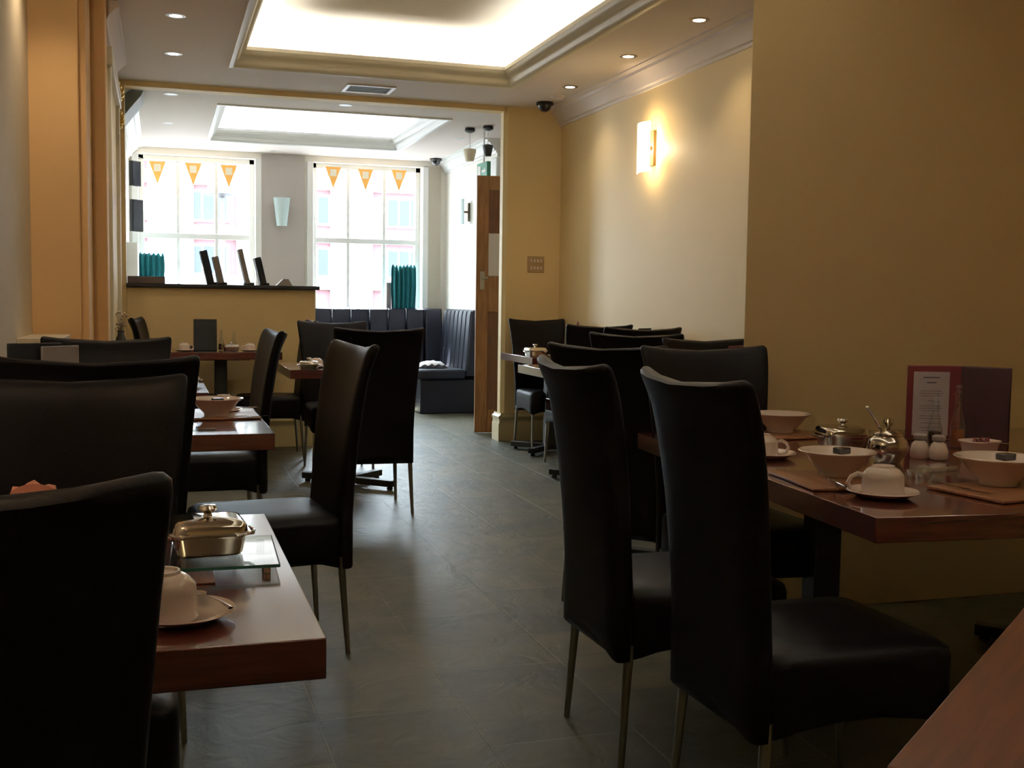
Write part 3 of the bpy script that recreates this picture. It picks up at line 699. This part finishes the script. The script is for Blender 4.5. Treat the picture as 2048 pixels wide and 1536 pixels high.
# pennants on strings
def bunting(ps, y, label):
    pts = [(ps[0][0]-.2, y, ps[0][1]+.03)]
    for x, z in ps: pts += [(x-.09, y, z), (x, y, z-.002), (x+.09, y, z)]
    pts.append((ps[-1][0]+.2, y, ps[-1][1]+.03))
    tag(MB().tube(pts, .003, 6).build('bunting_string', M_WHITE), 'thin bunting string carrying pennants across the ' + label, 'string')
bunting([(0, 2.665), (.375, 2.665), (.755, 2.66)], 12.86, 'left window'); bunting([(1.91, 2.70), (2.28, 2.69), (2.67, 2.70)], 12.86, 'right window')
for x, z, l in ((0.0, 2.665, 'orange pennant, leftmost in the left window'), (.375, 2.665, 'orange pennant, middle one in the left window'), (.755, 2.66, 'orange pennant, rightmost in the left window'),
             (1.91, 2.70, 'orange pennant, leftmost in the right window'), (2.28, 2.69, 'orange pennant, middle one in the right window'), (2.67, 2.70, 'orange pennant, rightmost in the right window')):
    p = thing('pennant', l, 'pennant', (x, 12.86, z), 0)
    fl = MB(); hw = lambda zz: .09*(1+zz/.25)
    for poly in ([(-.09, 0), (.09, 0), (hw(-.03), -.03), (-hw(-.03), -.03)], [(-hw(-.03), -.03), (-.036, -.03), (-.036, -.11), (-hw(-.11), -.11)], [(.036, -.03), (hw(-.03), -.03), (hw(-.11), -.11), (.036, -.11)], [(-hw(-.11), -.11), (hw(-.11), -.11), (0, -.25)]):
        fl.loft([[(a, -.0015, c) for a, c in poly], [(a, .0015, c) for a, c in poly]])
    fl.build('flag', M_ORANGE, p, smooth=False)
    MB().box(-.036, -.0015, -.11, .036, .0015, -.03).build('emblem', M_CREAMP, p, smooth=False)
    p.rotation_euler = (0, 0, 0)

# ------------------------------------------------------------------ pier between the windows, wall lamps
tag(MB().box(1.12, 12.975, SZ+.02, 1.60, 12.999, CZ-.02).build('pier_panel', mat('grey_wallpaper', (.42, .38, .35), .7)), 'pale grey papered panel on the pier between the windows', 'panel')
tag(MB().box(3.0, 12.975, SZ+.02, 3.2, 12.999, CZ-.06).build('pier_panel', mat('beige_wallpaper', (.45, .41, .33), .7)), 'narrow beige papered panel right of the right window', 'panel')
M_BRK = mat('bronze_bracket', (.16, .11, .06), .4, metal=.6)
def sconce(name, label, loc, rot, m, w=.16, h=.34, power=0, flare=.0, col=WARM):
    t = thing(name, label, 'wall light', loc, rot)      # local -y points into the room
    MB().box(-.03, -.022, -h*.36, .03, 0, h*.36).box(-.012, -.11, -.012, .012, -.02, .012).build('bracket', M_BRK, t, bev=.004)
    n = 13; loops = []
    for z in (-h/2, -h/4, 0, h/4, h/2):
        ww = w*(1+flare*(z/h)); o = []
        pts = [(-ww/2+ww*k/(n-1)) for k in range(n)]
        o = [(x, -.115+.03*(2*x/ww)**2, z) for x in pts]+[(x, -.109+.03*(2*x/ww)**2, z) for x in reversed(pts)]
        loops.append(o)
    MB().loft(loops).build('glass_shade', m, t)
    if power:
        point('lamp_bulb', (Vector(loc)+Matrix.Rotation(rot, 3, 'Z') @ Vector((0, -.065, 0))), power, col, .03)
    return t
sconce('wall_light', 'glowing curved glass wall light on the right cream wall', (XR, 7.20, 2.27), R(-90), M_SCONCE, .20, .34, P_SCONCE)
sconce('wall_light', 'unlit pale blue glass wall light on the pier between the windows', (1.335, 12.97, 2.17), 0, M_OPAL, .15, .32, 0, .5)
sconce('wall_light', 'unlit glass wall light on the right wall of the front room', (3.27, 11.95, 2.17), R(-90), M_OPAL, .16, .28, 0)

sconce('wall_light', 'added glowing wall light, unseen beside the viewer, brightening the right pier', (-.60, 1.7, 2.15), R(90), M_SCONCE, .20, .34, 115)  # unseen lamp added to throw warm light across to the right pier
# ------------------------------------------------------------------ downlights
def downlight(x, y, label, m, power=0, col=WARM, r=.055, rim=M_WHITE):
    t = thing('downlight', label, 'ceiling light', (x, y, CZ))
    MB().lathe([(r*.62, .002), (r*.62, -.004), (r, -.003), (r*1.02, 0), (r*1.02, .002)], n=28).build('rim', rim, t)
    MB().lathe([(.001, -.003), (r*.6, -.003), (r*.6, .001), (.001, .001)], n=24).build('lamp', m, t)
    if power: spot('lamp_beam', (x, y, CZ-.012), power, col, 110, .8, .03)
downlight(.11, 6.93, 'bright round downlight left of the recess, nearest the viewer', M_LAMPC, P_SPOT*.8, SOFT, .058)
downlight(.11, 8.0, 'bright round downlight left of the recess, next to the hatch', M_LAMPC, P_SPOT*.8, SOFT, .058)
M_BRASS = mat('satin_nickel', (.35, .27, .18), .3, metal=.8)
downlight(2.99, 5.95, 'warm downlight right of the recess, nearest the right pier', M_LAMPW, P_SPOT, WARM, .06, M_BRASS)
downlight(2.99, 6.97, 'warm downlight right of the recess, middle of three', M_LAMPW, P_SPOT, WARM, .06, M_BRASS)
downlight(3.0, 8.1, 'warm downlight right of the recess, nearest the camera dome', M_LAMPW, P_SPOT, WARM, .06, M_BRASS)
M_OFF = mat('unlit_lamp', (.5, .5, .6), .3)
downlight(.11, 9.58, 'round downlight in the front room just beyond the hatch, left', M_OFF, r=.055)
downlight(.10, 11.15, 'small unlit downlight at left of the front room ceiling', M_OFF, r=.045)
downlight(1.52, 9.55, 'round downlight in the front room beyond the ceiling vent', M_OFF, r=.055)
downlight(2.91, 11.05, 'small unlit downlight at right of the front room ceiling', M_OFF, r=.05)
downlight(1.23, 12.75, 'tiny downlight above the grey pier between the windows', M_OFF, r=.04)
# lamps above the frame; the right one is added to brighten the pier
downlight(-.36, 5.30, 'x', M_LAMPW, 16, WARM)['label'] if False else None
for x, y, p in ((-.46, 5.55, 15), (2.3, 1.2, 6)):
    t = thing('downlight', 'warm downlight above the frame near the ' + ('left column' if x < 0 else 'right pier, added to brighten it'), 'ceiling light', (x, y, CZ))
    MB().lathe([(.036, .002), (.036, -.004), (.058, -.003), (.06, 0), (.06, .002)], n=28).build('rim', M_BRASS, t)
    MB().lathe([(.001, -.003), (.035, -.003), (.035, .001), (.001, .001)], n=24).build('lamp', M_LAMPW, t)
    spot('lamp_beam', (x, y, CZ-.012), p, WARM, 120, .9, .03)

# ------------------------------------------------------------------ ceiling fittings
v = thing('ceiling_vent', 'square white-framed ceiling vent in front of the wide opening', 'vent', (1.57, 8.74, CZ))
f = MB()
for a in ((-.19, -.15, -.16, .15), (.16, -.15, .19, .15), (-.16, -.15, .16, -.12), (-.16, .12, .16, .15)): f.box(a[0], a[1], -.012, a[2], a[3], 0)
f.build('frame', M_WHITE, v, bev=.002)
g = MB(); g.box(-.16, -.12, -.003, .16, .12, 0)
for k in range(9): g.box(-.16, -.115+k*.027, -.009, .16, -.107+k*.027, -.003)
g.build('grille', M_GRILLE, v, smooth=False)
def dome(label, x, y, s=1):
    t = thing('camera_dome', label, 'security camera', (x, y, CZ)); t.scale = (s, s, s)
    MB().lathe([(.001, 0), (.070, 0), (.072, -.018), (.058, -.026), (.001, -.026)]).build('mount', M_BLACK, t)
    MB().lathe([(.055, -.024), (.052, -.045), (.038, -.066), (.018, -.078), (.001, -.08)]).build('dome', mat('smoked_dome', (.02, .02, .03), .12), t)
dome('black dome camera on the ceiling in the right corner above the switch plate', 3.04, 8.80)
dome('black dome camera on the front room ceiling above the beige panel', 3.07, 12.70)
sd = tag(MB().lathe([(.001, -.022), (.045, -.022), (.055, -.012), (.058, 0), (.001, 0)], (0, 0, 0)).build('smoke_detector', M_CEIL, loc=(3.04, 8.48, CZ)), 'flat cream smoke detector on ceiling beside the black dome', 'smoke detector')
sw = thing('switch_plate', 'brass-coloured plate with two rows of four switches', 'light switch', (3.085, WY, 1.515))
MB().box(-.075, -.008, -.068, .075, 0, .068).build('plate', M_PLASTIC, sw, bev=.003)
for r_ in (-1, 1):
    for k in range(4): MB().box(-.052+k*.029, -.014, r_*.03-.013, -.034+k*.029, -.008, r_*.03+.013).build('switch', M_CHINA, sw, bev=.002)

# ------------------------------------------------------------------ wooden door behind the pillar, exit sign, pendants
d = thing('door_1', None, None, (2.71, WY+.55, 0), R(-9)); struct(d, 'open brown panelled door with small glass pane beside the pillar')
db = MB(); H_ = 2.31
db.box(0, 0, .01, .11, .045, H_); db.box(.70, 0, .01, .81, .045, H_)
db.box(.11, 0, .01, .70, .045, .22); db.box(.11, 0, 1.10, .70, .045, 1.42); db.box(.11, 0, H_-.13, .70, .045, H_)
db.build('door_frame', M_DOOR, d, smooth=False, bev=.004)
MB().box(.11, .015, .22, .70, .03, 1.10).build('lower_panel', M_DOORD, d, smooth=False)
MB().box(.11, .015, 1.80, .70, .03, H_-.13).build('upper_panel', M_DOORD, d, smooth=False)
MB().box(.11, .0, 1.42, .70, .04, 1.80).build('pane', mat('frosted_pane', (.75, .70, .75), .4), d, smooth=False)
hn = MB().box(.035, -.012, 1.30, .075, 0, 1.46).build('lock_plate', M_STEELLEG, d, bev=.002)
MB().tube([(.055, -.012, 1.40), (.055, -.05, 1.40), (.10, -.055, 1.40)], .009, 8).build('door_handle', M_STEELLEG, hn)
ex = thing('exit_sign', 'green and white exit sign beside the top of the brown door', 'sign', (3.0, 10.45, 2.44), R(-86))
MB().box(-.14, -.02, -.085, .14, .02, .085).build('case', M_GREEN, ex, bev=.004)
MB().tube([(0, 0, .08), (0, 0, CZ-2.44)], .008, 8).build('hanging_rod', M_WHITE, ex)
sgm = MB(); sgm.box(-.11, -.0235, -.055, -.03, -.0205, .055); sgm.box(.0, -.0235, -.012, .07, -.0205, .012); sgm.add([(.06, -.022, -.035), (.11, -.022, 0), (.06, -.022, .035)], [(0, 1, 2)])
sgm.build('symbol', M_WHITE, ex, smooth=False)
def pendant(label, x, y, ztop, h, m, r=.06):
    t = thing('pendant_light', label, 'pendant light', (x, y, CZ))
    MB().lathe([(.001, 0), (.045, 0), (.05, -.03), (.02, -.045), (.001, -.045)]).build('canopy', M_BLACK, t)
    MB().tube([(0, 0, -.04), (0, 0, ztop-CZ)], .003, 6).build('cord', M_WHITE, t)
    MB().lathe([(.015, ztop-CZ), (r, ztop-CZ-.01), (r, ztop-CZ-.03), (r*.65, ztop-CZ-h), (.001, ztop-CZ-h)]).build('shade', m, t)
pendant('black tapered pendant shade hanging near the pillar top', 2.95, 10.15, 2.66, .11, M_BLACK, .048)
pendant('cream tapered pendant shade hanging left of the black one', 2.83, 10.35, 2.64, .12, M_CREAMP, .06)
ac = thing('air_conditioner', 'white wall air unit above the brown door', 'air conditioner', (3.55, 10.90, 2.50))
MB().box(-.35, -.20, -.13, .45, 0, .13).build('case', M_WHITE, ac, bev=.02)
MB().box(-.30, -.206, -.10, .40, -.2, -.06).build('vent_slot', M_GRILLE, ac, smooth=False)

# ------------------------------------------------------------------ left wall bits
def screen(label, x, y, z, w, h, rot):
    t = thing('wall_screen', label, 'screen', (x, y, z), R(rot))
    MB().box(-w/2, -.02, -h/2, w/2, .02, h/2).build('case', M_BLACK, t, bev=.004)
    MB().box(-w/2+.012, -.023, -h/2+.012, w/2-.012, -.0205, h/2-.012).build('panel', M_SCREEN, t)
screen('upper dark screen on the left wall beside the window', -.215, 12.0, 2.43, .12, .25, 42)
screen('lower dark screen on the left wall beside the window', -.205, 12.0, 2.01, .14, .32, 42)
tag(MB().box(XL+.003, 11.5, 1.05, -.19, 12.3, 1.72).build('side_cabinet', M_WHITE, bev=.005), 'white cabinet on the left wall below the dark screens', 'cabinet')
tag(MB().loft([[(XL, 9.35, 2.80), (-.10, 9.35, 2.80), (-.12, 9.35, 2.76), (-.20, 9.35, 2.66), (-.26, 9.35, 2.58), (XL, 9.35, 2.56)], [(XL, 9.9, 2.80), (-.10, 9.9, 2.80), (-.12, 9.9, 2.76), (-.20, 9.9, 2.66), (-.26, 9.9, 2.58), (XL, 9.9, 2.56)]]).build('corbel', M_GRILLE, smooth=False), 'dark corbel on the left wall just inside the hatch', 'corbel')
dr = struct(thing('door_2', None, None, (XL, 7.75, 0)), 'closed ochre doorway on the left wall beyond the column')
MB().box(.0, -.55, 0.01, .02, .85, 2.55).build('door_leaf', M_WALL, dr, bev=.004)
fr = MB(); fr.box(0, -.63, 0, .045, -.55, 2.63); fr.box(0, .85, 0, .045, .93, 2.63); fr.box(0, -.66, 2.55, .055, .96, 2.66)
fr.build('door_frame', M_TRIM, dr, bev=.006)
go = thing('gilt_ornament', 'gilt carved ornament high on the left wall before the hatch', 'ornament', (-.285, 8.95, 2.62))
gm = MB()
for k in range(11):
    a = k*.62; gm.lathe([(.001, -.022), (.018, -.014), (.024, 0), (.018, .014), (.001, .022)], (.018+.016*math.sin(a*1.7), -.02+.02*math.cos(a), -.16+.032*k), 10)
gm.build('carving', M_GOLD, go); MB().box(-.012, -.05, -.19, .004, .03, .19).build('back_plate', M_GOLD, go, bev=.004)
co2 = tag(MB().box(-.60, 5.35, .97, -.42, 5.95, 1.0).build('shelf', M_GREY, bev=.003), 'narrow grey shelf fixed to left wall in front of the ochre column', 'shelf')
vs = thing('flower_vase', 'dark vase with dried flowers standing by the left wall near the column', 'vase', (-.225, 7.35, 0))
MB().box(-.05, -.09, 0, .05, .09, .80).build('pedestal', M_DOORD, vs, bev=.004)
MB().lathe([(.001, .80), (.028, .80), (.04, .85), (.03, .93), (.018, .96), (.022, .98)], n=20).build('vase_body', M_BLACK, vs)
fm = MB()
for k in range(26):
    a = random.random()*6.28; r_ = random.random()*.045; z = .98+random.random()*.12
    fm.tube([(0, 0, .95), (r_*math.cos(a), r_*math.sin(a), z)], .0015, 5); fm.lathe([(.001, -.008), (.011, 0), (.001, .008)], (r_*math.cos(a), r_*math.sin(a), z), 7)
fm.build('dried_flowers', mat('dried_flowers', (.45, .36, .26), .9), vs)
